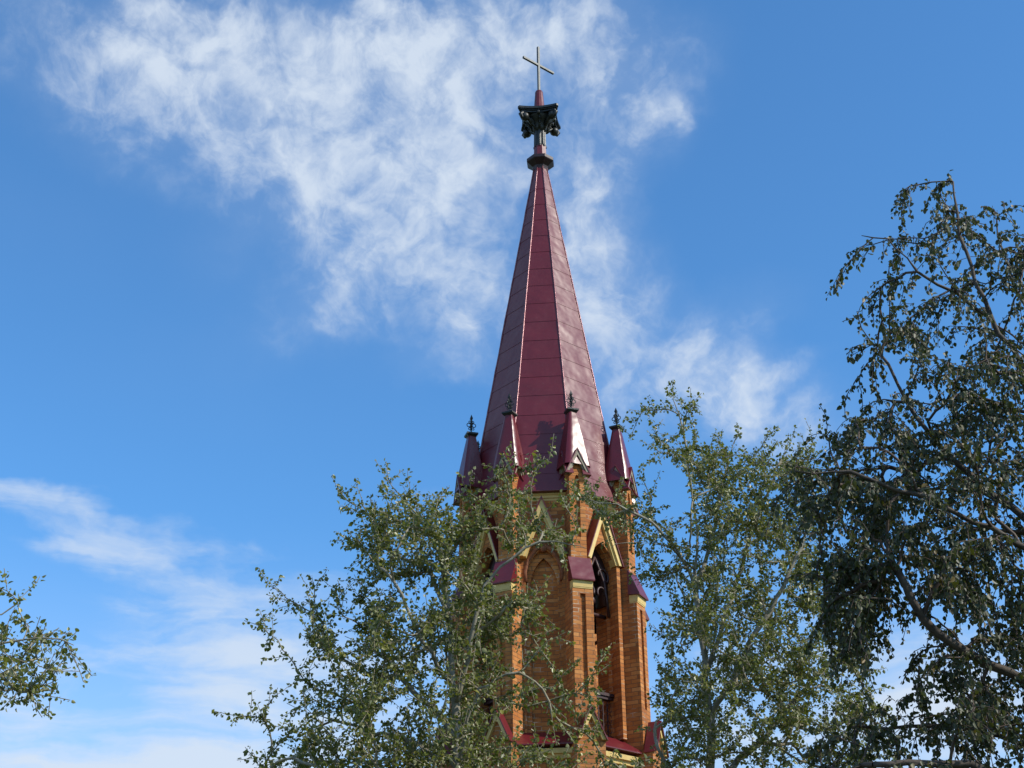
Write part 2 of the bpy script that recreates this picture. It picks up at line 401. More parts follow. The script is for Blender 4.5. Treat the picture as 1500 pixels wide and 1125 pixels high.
# railing and hanging iron tracery of the open lancets
def railing_mesh():
    m = MB()
    m.box(-.40, .40, 1.30, 1.47, 9.86, 9.92); m.box(-.40, .40, 1.33, 1.44, 9.80, 9.857); m.box(-.40, .40, 1.35, 1.41, 9.06, 9.10)
    for i in range(7):
        x = -.36+.12*i; m.box(x-.009, x+.009, 1.37, 1.39, 9.10, 9.80)
    for i in range(6):
        x = -.30+.12*i
        for z in (9.25, 9.45, 9.65):
            m.tube([(x+.05*cos(a), -1.38, z+.085*sin(a)) for a in np.linspace(0, 2*PI, 11)], .007, 4, False)
    return m
def tracery_mesh():
    m = MB()
    leg = [(.357, 11.75)]+arch(.357, 12.25, 12.93)+[(-.357, 11.75)]      # dark band lining the head of the arch
    inn = [(-.27, 11.75)]+list(reversed(arch(.25, 12.22, 12.72)))+[(.27, 11.75)]
    m.prism(leg+inn, 1.12, 1.40)
    def curl(x, z, r, t0, t1, rad, o=1.42):
        m.tube([(x+r*(1-.35*i/14)*cos(t0+(t1-t0)*i/14), -o, z+r*(1-.35*i/14)*sin(t0+(t1-t0)*i/14)) for i in range(15)], [rad*(1-.4*i/14) for i in range(15)], 6)
    for s in (-1, 1):
        curl(s*.20, 12.35, .17, PI/2-s*2.4, PI/2+s*1.8, .034); curl(s*.17, 11.98, .13, PI/2+s*2.2, PI/2-s*2.0, .03)
        m.tube([(s*.34, -1.42, 11.5), (s*.29, -1.42, 11.9), (s*.24, -1.42, 12.2), (s*.10, -1.42, 12.5), (0, -1.42, 12.7)], [.03]*5, 6)
    m.tube([(0, -1.3, 12.85), (0, -1.3, 11.9)], .03, 6)
    m.ball((0, -1.3, 11.82), .075, 10, 8, (1, 1, 1.3)); m.box(-.385, .385, 1.27, 1.33, 11.50, 11.56)
    return m
for k in (1, 3, 5, 7):
    if k == 1:
        rail0 = railing_mesh().build('railing', RUST, tower, rz=R(FACE[k])); trac0 = tracery_mesh().build('lancet_tracery', RUST, tower, True, R(FACE[k]))
    else: copy_part(rail0, tower, R(FACE[k])); copy_part(trac0, tower, R(FACE[k]))
# bell chamber floor; low dark ceiling and added crossbeams keep the opening dark
m = MB(); m.lathe([(1.10, 8.80), (1.10, 8.96)], 8, rot=R(VERT[0])); m.build('belfry_floor', DARK, tower)
m = MB(); m.lathe([(1.10, 12.62), (1.10, 12.75)], 8, rot=R(VERT[0])); m.build('belfry_ceiling', DARK, tower)
m = MB()
for a in (0, 1):
    for x in (-.42, .42):
        t = MB(); t.box(x-.09, x+.09, -.95, .95, 12.36, 12.60 if a else 12.35); t2 = MB(); 
        if not a: t = MB(); t.box(x-.08, x+.08, -.95, .95, 12.12, 12.355)
        c_, s_ = (1, 0) if a == 0 else (0, 1)
        rr = R(FACE[1]); m.add([((px*c_-py*s_)*cos(rr)-(px*s_+py*c_)*sin(rr), (px*c_-py*s_)*sin(rr)+(px*s_+py*c_)*cos(rr), pz) for px, py, pz in t.v], t.f)
m.build('shade_beams', DARK, tower)

# buttress piers with their pinnacles
RP = 1.693
def pier():
    m = MB(); h = .165; O = 1.90
    def slotted(h, o0, o1, z0, z1, sh, s0, s1, pointed, dep=.055):
        m.box(-h, h, o0, o1-dep, z0, z1)
        m.box(-h, -sh, o1-dep, o1, z0, z1); m.box(sh, h, o1-dep, o1, z0, z1); m.box(-sh, sh, o1-dep, o1, z0, s0)
        if pointed: m.prism([(sh, z1), (-sh, z1)] + list(reversed(arch(sh, s1-.16, s1, 4))), o1-dep, o1)
        else: m.box(-sh, sh, o1-dep, o1, s1, z1)
    slotted(h, 1.38, O, 11.60, 14.25, .055, 12.86, 14.22, True)
    m.square([(h-.004, 14.25), (h-.004, 14.62)], 0, -(O-h))
    slotted(.212, 1.38, 2.05, 8.2, 11.72, .055, 9.6, 11.62, False, .06)
    m.box(-.10, .10, 2.021, 2.0805, 11.55, 11.62) if False else None
    m.box(-.28, .28, 1.38, 2.26, 6.0, 8.72)
    r = m.build('buttress', BRICK, tower)
    c = MB(); c.side([(1.89, 11.75), (2.068, 11.75), (2.085, 11.895), (1.89, 11.895)], -.205, .205); c.side([(1.89, 11.725), (2.060, 11.725), (2.063, 11.747), (1.89, 11.747)], -.20, .20)
    c.build('cap_moulding', CREAM, r)
    c = MB(); c.side([(2.125, 11.875), (2.13, 11.90), (1.905, 12.42), (1.88, 12.42), (1.88, 11.91)], -.235, .235); c.build('weathering_cap', RED, r)
    # head: four gablets round the square top, and a tall four-sided roof
    cy = -(O-h)
    P = MB()
    for q in range(4):                       # each slope is slightly bowed, like hand-bent sheet
        ca, sa = cos(q*PI/2), sin(q*PI/2); vs = []; NU = 8
        rows_ = [(.262, 14.42), (.238, 14.59), (.215, 14.78), (.18, 15.01), (.145, 15.24), (.11, 15.47), (.074, 15.70), (.066, 15.73)]
        for hw, z in rows_:
            for i in range(NU+1):
                u = -1+2*i/NU; x, y = u*hw, -hw-.21*hw*(max(0, 1-((u+.55)/.45)**2)**.8 if u < -.55 else (1-u)/1.55); vs.append((x*ca-y*sa, x*sa+y*ca-RP, z))
        P.add(vs, [(j*(NU+1)+i, j*(NU+1)+i+1, (j+1)*(NU+1)+i+1, (j+1)*(NU+1)+i) for j in range(len(rows_)-1) for i in range(NU)])
    P.build('pinnacle_roof', RED2, r, True)
    tr = MB(); rf = MB(); fill = MB()
    for q in range(4):
        ca, sa = cos(q*PI/2), sin(q*PI/2)
        def turn(mb, poly, o0, o1):
            t = MB(); t.prism(poly, o0, o1)
            mb.add([(x*ca-y*sa, x*sa+y*ca+cy, z) for x, y, z in t.v], t.f)
        turn(tr, chevron(.262, 14.20, 14.745, .055), .12, .255)
        turn(tr, chevron(.205, 14.20, 14.62, .03), .12, .225)
        turn(rf, [(-.285, 14.19), (-.262, 14.195), (0, 14.748), (.262, 14.195), (.285, 14.19), (0, 14.785)], .10, .27)
        turn(fill, [(-.18, 14.24), (.18, 14.24), (0, 14.60)], .12, .17)
    tr.build('gablet_trim', GREYWOOD, r); rf.build('gablet_roof', RED, r); fill.build('gablet_wall', BRICK, r)
    c = MB(); c.square([(.07, 15.68), (.125, 15.74), (.125, 15.775), (.05, 15.80)], 0, -RP)
    c.build('pinnacle_cap', IRON, r)
    f = MB(); z0 = 15.79
    f.lathe([(.014, z0), (.014, z0+.34)], 6, 0, -RP)
    f.square([(.008, z0+.30), (.030, z0+.36), (.001, z0+.46)], 0, -RP); f.ball((0, -RP, z0+.19), .03, 8, 6)
    for q in range(4):
        ca, sa = cos(q*PI/2), sin(q*PI/2)
        for (cx_, cz_, rr) in ((.058, .20, .042), (.036, .115, .026), (.034, .275, .024)):
            f.tube([(ca*(cx_+rr*cos(a)), -RP+sa*(cx_+rr*cos(a)), z0+cz_+rr*sin(a)) for a in np.linspace(0, 2*PI, 11)], .0095, 5, False)
    f.build('pinnacle_finial', IRON, r)
    # foot: a small gable in front of the pier
    gt = MB(); gt.prism(chevron(.275, 8.72, 9.30, .07), 2.081, 2.32); gt.build('foot_gable_trim', CREAM, r)
    gw = MB(); gw.prism([(-.2, 8.725), (.2, 8.725), (0, 9.14)], 2.083, 2.26); gw.build('foot_gable_wall', BRICK, r)
    gr = MB(); gr.prism([(-.305, 8.70), (-.278, 8.715), (0, 9.305), (.278, 8.715), (.305, 8.70), (0, 9.35)], 2.082, 2.36); gr.build('foot_gable_roof', RED, r)
    return r
for k in range(8):
    if k == 0: pier0 = pier(); pier0.rotation_euler.z = R(VERT[0])
    else: copy_part(pier0, tower, R(VERT[k]))

# cornices, skirt roof and the lower stage
def octa(name, prof, mat, smooth=False, apothem=True):
    m = MB(); m.lathe([((a/cos(R(22.5)) if apothem else a), z) for a, z in prof], 8, rot=R(VERT[0])); return m.build(name, mat, tower, smooth)
octa('eave_cornice', [(1.49, 13.76), (1.535, 13.76), (1.545, 13.80), (1.57, 13.81), (1.575, 13.86), (1.60, 13.875), (1.60, 13.905), (1.49, 13.905)], CREAM)
octa('skirt_roof', [(1.88, 8.66), (2.00, 8.68), (2.00, 8.70), (1.56, 9.02), (1.50, 9.02)], RED)
octa('stage_cornice', [(1.80, 8.44), (1.87, 8.45), (1.88, 8.52), (1.93, 8.53), (1.94, 8.62), (1.80, 8.655)], CREAM)
octa('lower_stage', [(1.82, 0.0), (1.82, 8.46)], BRICK)

# spire: eight faces of lapped sheets, ridge rolls, collar, column, capital, cross
rnd = random.Random(4)
ZE, ZS = 13.92, 23.12
def spire_r(z):
    r = .172*(24.02-z)
    if z < 14.9: r += .09*((14.9-z)/1.0)**2
    return r
rows = [ZE, 14.36, 14.86]
while rows[-1] < ZS-.45: rows.append(rows[-1]+.505+rnd.uniform(-.02, .02))
rows[-1] = ZS
m = MB()
for k in range(8):
    a0, a1 = R(VERT[k]), R(VERT[k]+45)
    for i in range(len(rows)-1):
        z0, z1 = rows[i], rows[i+1]; N = 5
        dz = .03*rnd.uniform(-1, 1)
        grid = []; lap = .007
        amp = rnd.uniform(-.008, .008)
        for j in range(N+1):
            v = j/N; z = z0+(z1-z0)*v
            for q in range(N+1):
                u = q/N; rr = spire_r(z)+lap*(1-v)
                p0 = np.array([rr*sin(a0), -rr*cos(a0)]); p1 = np.array([rr*sin(a1), -rr*cos(a1)])
                p = p0+(p1-p0)*u; nrm = (p0+p1); nrm = nrm/np.linalg.norm(nrm)
                b = amp*sin(PI*u)*sin(PI*v)*(1 if z < 20 else .5)
                p = p+nrm*b; grid.append((p[0], p[1], z-(0.004 if j == 0 else 0)))
        fs = [(j*(N+1)+q, j*(N+1)+q+1, (j+1)*(N+1)+q+1, (j+1)*(N+1)+q) for j in range(N) for q in range(N)]
        base = len(m.v); m.add(grid, fs)
        # lower lip of the sheet
        lip = []
        for q in range(N+1):
            x, y, z = grid[q]; n2 = math.hypot(x, y); lip.append((x*(1-.011/n2), y*(1-.011/n2), z-.001))
        m.add([grid[q] for q in range(N+1)]+lip, [(q, N+1+q, N+2+q, q+1) for q in range(N)])
spire = m.build('spire', RED, tower)
m = MB(); m.lathe([(spire_r(ZE)-.02, ZE-.012), (spire_r(ZE)+.03, ZE-.012), (spire_r(ZE)+.03, ZE+.006), (spire_r(ZE)-.02, ZE+.006)], 8, rot=R(VERT[0])); m.build('spire_eave', RED, spire)
m = MB()
zz = [ZE+.01+(ZS-ZE)*i/40 for i in range(41)]
for k in range(8):
    a = R(VERT[k]); m.tube([((spire_r(z)+.006+rnd.uniform(-.004, .004))*sin(a), -(spire_r(z)+.006)*cos(a), z) for z in zz], [.017]*41, 6)
ridge = m.build('ridge_roll', SEAM, spire, True)
m = MB(); m.lathe([(.165, 23.02), (.185, 23.09), (.20, 23.13), (.33, 23.24), (.345, 23.26), (.345, 23.34), (.17, 23.40)], 8, rot=R(VERT[0])); m.build('spire_collar', mat_plain('dark_maroon', (.014, .005, .007), (.03, .008, .012), .5), spire)
m = MB(); m.lathe([(.170, 23.36), (.165, 23.40), (.152, 23.74)], 8, rot=R(VERT[0])); m.build('column_base', RED, spire)
m = MB(); prof = [(.160, 23.72), (.166, 23.75), (.150, 23.78), (.142, 24.22), (.17, 24.28)]
n = 32; vs = []
for (r_, z) in prof:
    for k in range(n):
        rr = r_*(1-(.13 if (k % 4 in (1, 2)) else 0)); vs.append((rr*sin(2*PI*k/n), -rr*cos(2*PI*k/n), z))
m.add(vs, [(i*n+k, i*n+(k+1) % n, (i+1)*n+(k+1) % n, (i+1)*n+k) for i in range(4) for k in range(n)]); m.build('fluted_column', IRON, spire)
# capital: bell, leaves, concave-sided abacus, four corner scroll bosses
cap = MB(); cap.lathe([(.15, 24.20), (.18, 24.27), (.19, 24.34), (.23, 24.43), (.36, 24.52), (.36, 24.55)], 24)
for k in range(8):
    a = 2*PI*k/8
    for (r0, r1, z0, z1, wd) in ((.17, .26, 24.24, 24.37, .04), (.21, .32, 24.34, 24.47, .045)):
        aa = a+(PI/8 if wd > .055 else 0)
        cap.tube([(r0*sin(aa), -r0*cos(aa), z0), ((r0+.04)*sin(aa), -(r0+.04)*cos(aa), z0+.6*(z1-z0)), (r1*sin(aa), -r1*cos(aa), z1), ((r1+.02)*sin(aa), -(r1+.02)*cos(aa), z1-.06)], [wd*.7, wd, wd*.8, wd*.3], 7)
crn = R(A0)
capo = cap.build('capital', IRON, spire, True)
ab = MB()
def abacus_ring(hw, dip):
    pts = []
    c4 = [(-hw, -hw), (hw, -hw), (hw, hw), (-hw, hw)]
    for i in range(4):
        p, q = np.array(c4[i]), np.array(c4[(i+1) % 4]); mid = (p+q)/2; inn = -mid/np.linalg.norm(mid)
        ch = (q-p)/np.linalg.norm(q-p)
        for j in range(9):
            u = .06+.88*j/8; v = p+(q-p)*u+inn*dip*4*(u-.0)*(1-u); pts.append(v)
    return pts
for (z0, z1, hw) in ((24.55, 24.60, .455), (24.60, 24.63, .485), (24.63, 24.69, .515)):
    r0 = abacus_ring(hw, .085); n = len(r0)
    ca, sa = cos(crn), sin(crn)
    vs = [(x*ca-y*sa, x*sa+y*ca, z) for z in (z0, z1) for x, y in r0]
    ab.add(vs, [tuple(range(n-1, -1, -1)), tuple(range(n, 2*n))]+[(i, (i+1) % n, n+(i+1) % n, n+i) for i in range(n)])
ab.build('abacus', IRON, spire)
vo = MB()
for a, b in ((-1, -1), (1, -1), (1, 1), (-1, 1)):
    x, y = a*.335, b*.335; X, Y = x*cos(crn)-y*sin(crn), x*sin(crn)+y*cos(crn)
    vo.ball((X, Y, 24.46), .112, 14, 10)
    x2, y2 = a*.42, b*.42; X2, Y2 = x2*cos(crn)-y2*sin(crn), x2*sin(crn)+y2*cos(crn)
    vo.tube([(X*.45, Y*.45, 24.30), (X*.75, Y*.75, 24.46), (X2*.95, Y2*.95, 24.53), (X2*1.03, Y2*1.03, 24.48), (X2*.95, Y2*.95, 24.40), (X*.9, Y*.9, 24.39)], [.04, .05, .055, .05, .045, .03], 8)
for b in range(4):
    a = crn+b*PI/2; vo.ball((.36*sin(a), -.36*cos(a), 24.56), .055, 10, 8, (1, 1, 1.2))
vo.build('scroll_boss', IRON, spire, True)
m = MB(); m.lathe([(.155, 24.685), (.150, 24.72), (.098, 25.40), (.102, 25.42), (.085, 25.46), (.03, 25.48)], 12); m.build('cross_socket', RED, spire, False)
th = R(FACE[1]); tx, ty = cos(th), sin(th)
m = MB(); m.box(-.027, .027, -.027, .027, 25.44, 26.88); m.build('cross_upright', STEEL, spire, rz=th)
m = MB(); m.box(-.50, -.0272, -.0275, .0275, 26.27, 26.325); m.box(.0272, .50, -.0275, .0275, 26.27, 26.325); m.build('cross_arm', STEEL, spire, rz=th)

# ---------------------------------------------------------------- trees
def in_poly(x, y, poly):
    inside = False; n = len(poly); j = n-1
    for i in range(n):
        xi, yi = poly[i]; xj, yj = poly[j]
        if (yi > y) != (yj > y) and x < (xj-xi)*(y-yi)/(yj-yi)+xi: inside = not inside
        j = i
    return inside
def edge_dist(x, y, poly):
    best = 1e9
    for i in range(len(poly)):
        ax, ay = poly[i]; bx, by = poly[(i+1) % len(poly)]
        dx, dy = bx-ax, by-ay; t = max(0, min(1, ((x-ax)*dx+(y-ay)*dy)/(dx*dx+dy*dy+1e-9)))
        best = min(best, math.hypot(x-ax-t*dx, y-ay-t*dy))
    return best
def leaf_mesh(name, P, D, N, L, Wd, mat, parent, curl=.18):
    # ovate leaves: six vertices, two quads folded along the midrib
    n = len(P); S = np.cross(D, N); S /= (np.linalg.norm(S, axis=1)[:, None]+1e-9); N = np.cross(S, D)
    L = L[:, None]; Wd = Wd[:, None]
    base = P; l1 = P+D*L*.28-S*Wd*.5+N*Wd*curl; l2 = P+D*L*.66-S*Wd*.40+N*Wd*curl*.6
    tip = P+D*L-N*L*.10; r2 = P+D*L*.66+S*Wd*.40+N*Wd*curl*.6; r1 = P+D*L*.28+S*Wd*.5+N*Wd*curl
    V = np.stack([base, l1, l2, tip, r2, r1], 1).reshape(-1, 3)
    idx = (np.arange(n)*6)[:, None]+np.array([0, 3, 2, 1, 0, 5, 4, 3])[None, :]
    me = bpy.data.meshes.new(name); me.vertices.add(n*6); me.vertices.foreach_set('co', V.ravel())
    me.loops.add(n*8); me.loops.foreach_set('vertex_index', idx.ravel().astype(np.int32))
    me.polygons.add(n*2); me.polygons.foreach_set('loop_start', (np.arange(n*2)*4).astype(np.int32))
    me.materials.append(mat); me.update(calc_edges=True); me.validate()
    o = bpy.data.objects.new(name, me); col.objects.link(o); o.parent = parent; return o

def grow_tree(name, label, Y, trunk, limbs, zones, tips_px, bark, twig_mat, leafmat, seed, leaf_len, leaf_sp, thick, droop=0.0, rtip=.0040, rtrunk=.16, leaf_reach=.8, updir=.35, group=None, nshoot=4):
    rg = np.random.default_rng(seed); pr = random.Random(seed)
    T = [at(px, py, Y+dy) for (px, py, dy) in trunk]
    base = np.array([T[0][0], T[0][1], 0.0])
    root = tag(empty(name, tuple(base)), label, 'tree', group)
    nodes = []; parent = []; direc = []; paths = []
    def add_path(pts, start=None):
        ids = [] if start is None else [start]
        for p in pts:
            p = np.asarray(p); par = ids[-1] if ids else -1
            nodes.append(p); parent.append(par)
            d = (p-nodes[par]) if par >= 0 else np.array([0, 0, 1.0]); direc.append(d/(np.linalg.norm(d)+1e-9)); ids.append(len(nodes)-1)
        paths.append(ids); return ids
    def smooth(pts, step=.22, jit=.02):
        pts = np.array(pts); out = []
        n = len(pts)
        for i in range(n-1):
            p0 = pts[max(i-1, 0)]; p1 = pts[i]; p2 = pts[i+1]; p3 = pts[min(i+2, n-1)]
            k = max(2, int(np.linalg.norm(p2-p1)/step))
            for j in range(k):
                t = j/k; out.append(.5*((2*p1)+(-p0+p2)*t+(2*p0-5*p1+4*p2-p3)*t*t+(-p0+3*p1-3*p2+p3)*t**3)+rg.normal(0, jit, 3)*(1 if (i or j) else 0))
        out.append(pts[-1]); return out
    add_path(smooth([base-[0, 0, .05]]+T, .3))
    def nearest(p): return int(np.argmin(((np.array(nodes)-p)**2).sum(1)))
    for lb in limbs:
        pts = [at(px, py, Y+dy) for (px, py, dy) in lb]; s = nearest(pts[0])
        add_path(smooth([nodes[s]]+pts[1:] if np.linalg.norm(nodes[s]-pts[0]) < .15 else [nodes[s]]+pts, .16)[1:], s)
    # attractor tips
    tips = []
    scale = np.linalg.norm(at(760, 900, Y)-at(750, 900, Y))/10
    for (poly, n) in zones:
        xs = [p[0] for p in poly]; ys = [p[1] for p in poly]; c = 0; tries = 0
        while c < n and tries < n*60:
            tries += 1
            x, y = pr.uniform(min(xs), max(xs)), pr.uniform(min(ys), max(ys))
            if not in_poly(x, y, poly): continue
            e = edge_dist(x, y, poly)*scale; th = min(thick, .15+math.sqrt(max(0, 2*thick*e-e*e)) if e < thick else thick)
            tips.append((at(x, y, Y+pr.uniform(-1, 1)*th), 0)); c += 1
    for t in tips_px: tips.append((at(t[0], t[1], Y+(t[2] if len(t) > 2 else pr.uniform(-.4, .4))), 1))
    tips = [t for t in tips if t[0][2] > 1.6]
    sk = np.array(nodes)
    dist0 = [min(np.linalg.norm(sk-t[0], axis=1)) for t in tips]
    order = np.argsort(dist0); npaths0 = len(paths)
    for i in order:
        p, explicit = tips[i]
        A = np.array(nodes); v = p-A; d = np.linalg.norm(v, axis=1)+1e-6
        want = np.array(direc)*.7+np.array([0, 0, updir]); want /= (np.linalg.norm(want, axis=1)[:, None]+1e-9)
        ca = (v/d[:, None]*want).sum(1)
        s = int(np.argmin(d*(1+.9*(1-ca)))); D = d[s]
        if D < .06: continue
        ctrl = nodes[s]+direc[s]*D*.32+v[s]*.22+rg.normal(0, .05*D, 3)
        if droop: ctrl = nodes[s]+v[s]*.5+np.array([0, 0, droop*D*.45])+rg.normal(0, .05*D, 3)
        k = max(3, int(D/.11)); ts = np.linspace(0, 1, k+1)[1:]
        pts = [(1-t)**2*nodes[s]+2*t*(1-t)*ctrl+t*t*p+rg.normal(0, .008, 3) for t in ts]
        ids = add_path(pts, s)
    struct_paths = len(paths)
    if droop:                                # hanging twigs
        for i in range(npaths0, struct_paths):
            ids = paths[i]
            for s in ([ids[-1]]+[pr.choice(ids[1:]) for _ in range(nshoot)]):
                ln = pr.uniform(.12, .40); k = max(3, int(ln/.09)); q = nodes[s].copy(); dr = direc[s]*.8+rg.normal(0, .35, 3); pts = []
                for j in range(k):
                    dr = dr*.78+np.array([0, 0, -.26])+rg.normal(0, .10, 3); dr2 = dr/np.linalg.norm(dr); q = q+dr2*ln/k; pts.append(q.copy())
                add_path(pts, s)
    else:                                    # short side shoots
        for i in range(npaths0, struct_paths):
            ids = paths[i]
            for s in [pr.choice(ids[1:]) for _ in range(nshoot)]:
                ln = pr.uniform(.12, .42); k = max(2, int(ln/.09)); q = nodes[s].copy()
                dr = direc[s]*.6+rg.normal(0, .55, 3)+np.array([0, 0, .15]); pts = []
                for j in range(k):
                    dr2 = dr/np.linalg.norm(dr); q = q+dr2*ln/k+rg.normal(0, .01, 3); pts.append(q.copy())
                add_path(pts, s)
    N = len(nodes); cnt = np.zeros(N)
    haschild = np.zeros(N, bool)
    for i in range(N):
        if parent[i] >= 0: haschild[parent[i]] = True
    for i in range(N-1, -1, -1):
        if not haschild[i]: cnt[i] += 1
        if parent[i] >= 0: cnt[parent[i]] += cnt[i]
    rad = rtip*np.maximum(cnt, 1)**.38; rmax = rad[0]
    if rmax > rtrunk: rad = np.where(rad > rtip*3, rtip*3+(rad-rtip*3)*(rtrunk-rtip*3)/(rmax-rtip*3), rad)
    wood = MB(); twig = MB(); tk = MB()
    for i, ids in enumerate(paths):
        pts = [nodes[j] for j in ids]; rr = [rad[j] for j in ids]
        if i and len(rr) > 1: rr[0] = rr[1]
        mb = tk if i == 0 else (wood if i < npaths0 else twig)
        mb.tube(pts, rr, 10 if i == 0 else (7 if i < npaths0 else (5 if rr[0] > .012 else 4)), i < npaths0)
    inv = lambda mb: [(x-base[0], y-base[1], z) for x, y, z in mb.v]
    for mb, nm, mt in ((tk, 'trunk', bark), (wood, 'limbs', bark), (twig, 'twigs', twig_mat)):
        if mb.v: mb.v = inv(mb); mb.build(nm, mt, root, True)
    # leaves along thin wood
    P = []; Dv = []; Nv = []
    for i in range(npaths0, len(paths)):
        ids = paths[i]; pts = np.array([nodes[j] for j in ids]); seg = np.linalg.norm(np.diff(pts, axis=0), axis=1)
        cum = np.concatenate([[0], np.cumsum(seg)]); tot = cum[-1]
        s0 = max(0.0, tot-leaf_reach) if i < struct_paths else .02
        s = s0+pr.uniform(0, leaf_sp); alt = pr.uniform(0, 6.28)
        while s < tot+.001:
            q = min(int(np.searchsorted(cum, s))-1, len(seg)-1); q = max(q, 0)
            if cnt[ids[q+1]] <= 24:
                t = (s-cum[q])/(seg[q]+1e-9); p = pts[q]*(1-t)+pts[q+1]*t; tg = (pts[q+1]-pts[q])/(seg[q]+1e-9)
                ax = np.cross(tg, [0.3, 0.2, 1.0]); ax /= (np.linalg.norm(ax)+1e-9); ay = np.cross(tg, ax)
                o = ax*cos(alt)+ay*sin(alt)
                pet = o*.7+tg*.5+rg.normal(0, .35, 3); pet /= np.linalg.norm(pet)
                P.append(p+pet*leaf_len*pr.uniform(.25, .7))
                dl = pet*(.55 if not droop else .25)+rg.normal(0, .45, 3)+np.array([0, 0, -.35 if not droop else -.95]); Dv.append(dl/np.linalg.norm(dl))
                nn = rg.normal(0, 1, 3)+np.array([0, 0, .5]); Nv.append(nn/np.linalg.norm(nn))
            s += leaf_sp*(pr.uniform(.4, 1.2) if pr.random() > .12 else pr.uniform(1.5, 4)); alt += 2.4+pr.uniform(-.4, .4)
    P = np.array(P)-base; Dv = np.array(Dv); Nv = np.array(Nv)
    Ls = leaf_len*np.clip(rg.normal(.95, .24, len(P)), .45, 1.5); Ws = Ls*rg.uniform(.62, .85, len(P))
    leaf_mesh('crown', P, Dv, Nv, Ls, Ws, leafmat, root)
    print(name, 'tips', len(tips), 'leaves', len(P), 'nodes', N, 'base', base.round(1), 'r', round(float(rad[0]), 3))
    return root

POP_BARK = mat_plain('poplar_bark', (.17, .155, .115), (.30, .28, .22), .8, 10, 0, .6, .02)
POP_TWIG = mat_plain('poplar_twig', (.20, .17, .11), (.32, .28, .19), .75, 12)
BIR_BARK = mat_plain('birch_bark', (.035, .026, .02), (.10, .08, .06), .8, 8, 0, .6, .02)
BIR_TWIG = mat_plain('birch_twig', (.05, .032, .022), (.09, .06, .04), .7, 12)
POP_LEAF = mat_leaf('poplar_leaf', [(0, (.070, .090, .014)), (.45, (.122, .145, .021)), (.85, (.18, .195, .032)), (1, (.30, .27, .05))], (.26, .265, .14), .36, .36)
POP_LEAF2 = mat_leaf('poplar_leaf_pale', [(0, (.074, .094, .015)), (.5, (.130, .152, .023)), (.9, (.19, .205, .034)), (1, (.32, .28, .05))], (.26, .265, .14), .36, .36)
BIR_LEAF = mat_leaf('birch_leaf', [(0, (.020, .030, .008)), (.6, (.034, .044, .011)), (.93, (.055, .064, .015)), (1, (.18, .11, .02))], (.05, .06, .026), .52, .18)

grow_tree('poplar_tree', 'bushy poplar with pale limbs in front of the left side of the brick tower', 19.0,
  [(672, 1480, 0), (672, 1125, 0), (663, 1000, .1), (656, 900, .2), (640, 810, .2), (612, 760, .1), (574, 712, 0)],
  [[(674, 1120, 0), (682, 1075, -.2), (692, 1040, -.3), (702, 1012, -.35), (722, 997, -.4), (760, 985, -.5)],
   [(665, 1020, 0), (690, 940, -.3), (711, 862, -.4), (748, 819, -.5), (791, 793, -.5), (834, 797, -.6), (858, 803, -.6)],
   [(674, 1085, 0), (623, 1028, .2), (595, 1004, .3), (571, 973, .3), (540, 949, .4), (505, 932, .4)],
   [(663, 1000, 0), (619, 941, -.3), (587, 870, -.5), (555, 830, -.5)],
   [(657, 910, 0), (627, 834, .4), (591, 818, .5), (556, 795, .5), (530, 770, .6)],
   [(672, 1125, 0), (610, 1090, .4), (540, 1070, .7), (470, 1050, .8), (420, 1030, .8)],
   [(672, 1180, 0), (590, 1150, -.5), (500, 1140, -.6), (430, 1110, -.6)],
   [(672, 1250, 0), (600, 1230, .6), (480, 1200, .7), (400, 1150, .7)]],
  [([(560,735),(600,732),(650,752),(690,760),(695,850),(745,870),(735,960),(725,1060),(800,1125),(860,1200),(840,1480),(480,1480),(370,1300),(380,1125),(420,1060),(450,1020),(470,960),(430,935),(450,890),(500,880),(530,850),(515,790),(540,770),(545,745)], 420),
   ([(540,860),(640,800),(690,850),(735,880),(735,1125),(420,1125),(460,1010),(530,950)], 150),
   ([(545,750),(567,722),(600,732),(650,755),(690,765),(690,850),(560,850),(520,800)], 70),
   ([(690,750),(740,690),(770,700),(775,745),(830,790),(800,800),(740,830),(700,850)], 22),
   ([(690,850),(760,840),(800,880),(770,940),(700,950)], 22),
   ([(740,960),(800,950),(840,930),(885,990),(870,1050),(940,1100),(960,1200),(740,1200)], 34)],
  [(567,702),(600,718),(497,716),(520,740),(457,846),(392,856),(420,875),(378,917),(400,930),(352,1048),(390,1060),(403,1018),(372,1112),(640,735),(690,738),(440,985),(803,674,-.5),(765,683,-.4),(735,673,-.4),(780,700,-.5),(830,925,-.6),(885,950,-.6),(830,745,-.5),(842,780,-.6),(690,720,-.2),(655,725),(508,790),(500,870)],
  POP_BARK, POP_TWIG, POP_LEAF, 11, .053, .0215, 1.1, rtrunk=.13)

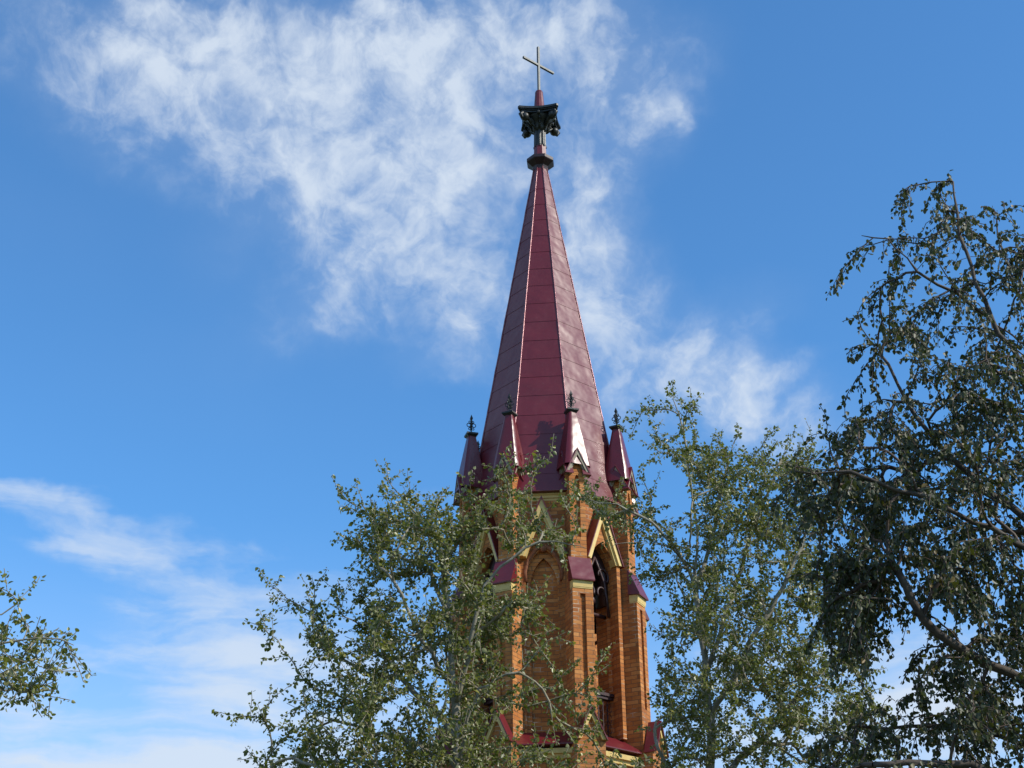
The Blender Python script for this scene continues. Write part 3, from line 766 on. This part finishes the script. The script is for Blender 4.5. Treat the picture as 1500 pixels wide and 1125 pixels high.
grow_tree('poplar_tree', 'tall slender poplar with upright shoots standing right of the brick tower', 22.5,
  [(1045, 1480, 0), (1042, 1125, 0), (1035, 1002, 0), (1019, 866, 0), (1020, 780, .1), (1008, 670, .1), (986, 585, .1)],
  [[(1019, 866, 0), (1000, 821, -.2), (975, 786, -.4), (950, 766, -.5), (918, 746, -.7), (888, 738, -.8), (866, 733, -.8)],
   [(1005, 830, 0), (985, 806, -.3), (950, 796, -.6), (920, 797, -.8), (897, 802, -.9)],
   [(1035, 1002, 0), (1070, 880, .3), (1105, 770, .4), (1140, 680, .4), (1150, 655, .4)],
   [(1038, 1060, 0), (1090, 960, -.4), (1150, 850, -.6), (1200, 740, -.6)],
   [(1020, 880, 0), (1045, 780, .3), (1062, 700, .3), (1080, 640, .3)],
   [(1042, 1150, 0), (1120, 1080, .4), (1180, 1010, .5), (1250, 930, .5)],
   [(1042, 1200, 0), (980, 1130, -.4), (960, 1080, -.5)]],
  [([(985,600),(945,615),(935,650),(955,700),(935,760),(945,860),(955,940),(955,1010),(965,1100),(960,1300),(1020,1480),(1280,1480),(1320,1125),(1270,900),(1230,800),(1190,720),(1180,670),(1130,665),(1080,660),(1050,670),(1020,620)], 430),
   ([(960,850),(1060,700),(1150,760),(1250,900),(1300,1125),(970,1125)], 290),
   ([(1000,640),(1040,660),(1120,660),(1195,665),(1220,780),(1150,800),(1040,780)], 90),
   ([(850,725),(900,725),(940,750),(935,800),(890,765)], 14)],
  [(987,580),(940,603),(926,642),(1023,598),(1052,648),(1080,636),(1122,645),(1152,652),(1190,648),(928,740),(846,722,-.8),(866,712,-.8),(900,728,-.8),(934,800),(915,760,-.6),(935,690),(960,602),(1005,592)],
  POP_BARK, POP_TWIG, POP_LEAF2, 23, .054, .0215, 1.25, rtrunk=.15)

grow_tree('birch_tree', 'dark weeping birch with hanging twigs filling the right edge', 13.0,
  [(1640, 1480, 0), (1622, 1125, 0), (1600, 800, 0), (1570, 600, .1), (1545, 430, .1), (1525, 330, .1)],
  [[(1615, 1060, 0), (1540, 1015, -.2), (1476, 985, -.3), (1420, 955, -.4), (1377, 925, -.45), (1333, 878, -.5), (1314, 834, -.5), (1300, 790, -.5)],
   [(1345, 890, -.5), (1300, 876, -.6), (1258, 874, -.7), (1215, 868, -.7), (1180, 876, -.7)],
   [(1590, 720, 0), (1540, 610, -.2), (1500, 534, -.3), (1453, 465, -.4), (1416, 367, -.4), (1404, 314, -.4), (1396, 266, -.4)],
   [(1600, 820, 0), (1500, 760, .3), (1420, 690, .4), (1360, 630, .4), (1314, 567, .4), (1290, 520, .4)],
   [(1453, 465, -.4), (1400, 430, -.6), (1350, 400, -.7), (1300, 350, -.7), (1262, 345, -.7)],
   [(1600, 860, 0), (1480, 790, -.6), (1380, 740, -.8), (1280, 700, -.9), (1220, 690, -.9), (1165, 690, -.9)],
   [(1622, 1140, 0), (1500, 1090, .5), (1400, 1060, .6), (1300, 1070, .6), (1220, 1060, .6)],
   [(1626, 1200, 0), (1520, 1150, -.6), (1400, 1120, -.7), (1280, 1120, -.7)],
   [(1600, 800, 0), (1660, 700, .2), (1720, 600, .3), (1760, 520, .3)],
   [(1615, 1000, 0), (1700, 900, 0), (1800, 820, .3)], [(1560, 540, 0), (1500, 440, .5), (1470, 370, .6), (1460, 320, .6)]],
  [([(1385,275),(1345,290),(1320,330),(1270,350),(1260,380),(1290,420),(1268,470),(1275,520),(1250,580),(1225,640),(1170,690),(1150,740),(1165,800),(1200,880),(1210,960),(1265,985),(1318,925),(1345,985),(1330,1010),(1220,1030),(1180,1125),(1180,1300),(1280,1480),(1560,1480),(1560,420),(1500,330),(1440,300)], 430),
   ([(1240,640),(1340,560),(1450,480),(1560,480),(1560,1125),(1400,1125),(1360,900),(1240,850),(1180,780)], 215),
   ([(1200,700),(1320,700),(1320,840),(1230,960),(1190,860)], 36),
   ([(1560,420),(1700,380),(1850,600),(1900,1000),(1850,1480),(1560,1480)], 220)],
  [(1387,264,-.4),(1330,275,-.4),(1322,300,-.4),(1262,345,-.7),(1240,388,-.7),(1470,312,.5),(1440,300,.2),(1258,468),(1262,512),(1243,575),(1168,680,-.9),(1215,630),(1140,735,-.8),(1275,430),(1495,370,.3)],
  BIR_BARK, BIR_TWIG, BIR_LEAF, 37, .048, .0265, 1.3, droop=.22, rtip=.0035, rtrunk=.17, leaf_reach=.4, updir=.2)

grow_tree('poplar_tree', 'poplar reaching in from the left edge with only its leafy branch ends showing', 14.0,
  [(-330, 1480, 0), (-325, 1125, 0), (-310, 960, 0), (-300, 800, .1), (-290, 640, .1)],
  [[(-322, 1080, 0), (-200, 1000, -.2), (-80, 960, -.3), (0, 940, -.3), (60, 935, -.3), (108, 945, -.3)],
   [(-322, 1100, 0), (-180, 1040, .2), (-60, 1000, .2), (0, 992, .2), (40, 1012, .2)],
   [(-305, 900, 0), (-180, 880, .1), (-60, 900, 0), (0, 900, 0), (30, 875, 0)],
   [(-310, 960, 0), (-400, 850, 0), (-470, 780, 0)]],
  [([(-40,870),(8,868),(30,890),(50,915),(100,945),(80,965),(82,990),(50,1012),(20,1005),(-40,1000)], 22),
   ([(-500,650),(-250,640),(-130,800),(-40,880),(-40,1000),(-120,1060),(-480,1100)], 90)],
  [(10,868),(36,906),(58,922),(100,944,-.3),(80,962),(78,985),(58,996),(56,1020)],
  POP_BARK, POP_TWIG, POP_LEAF, 51, .050, .026, 1.0, rtrunk=.14)
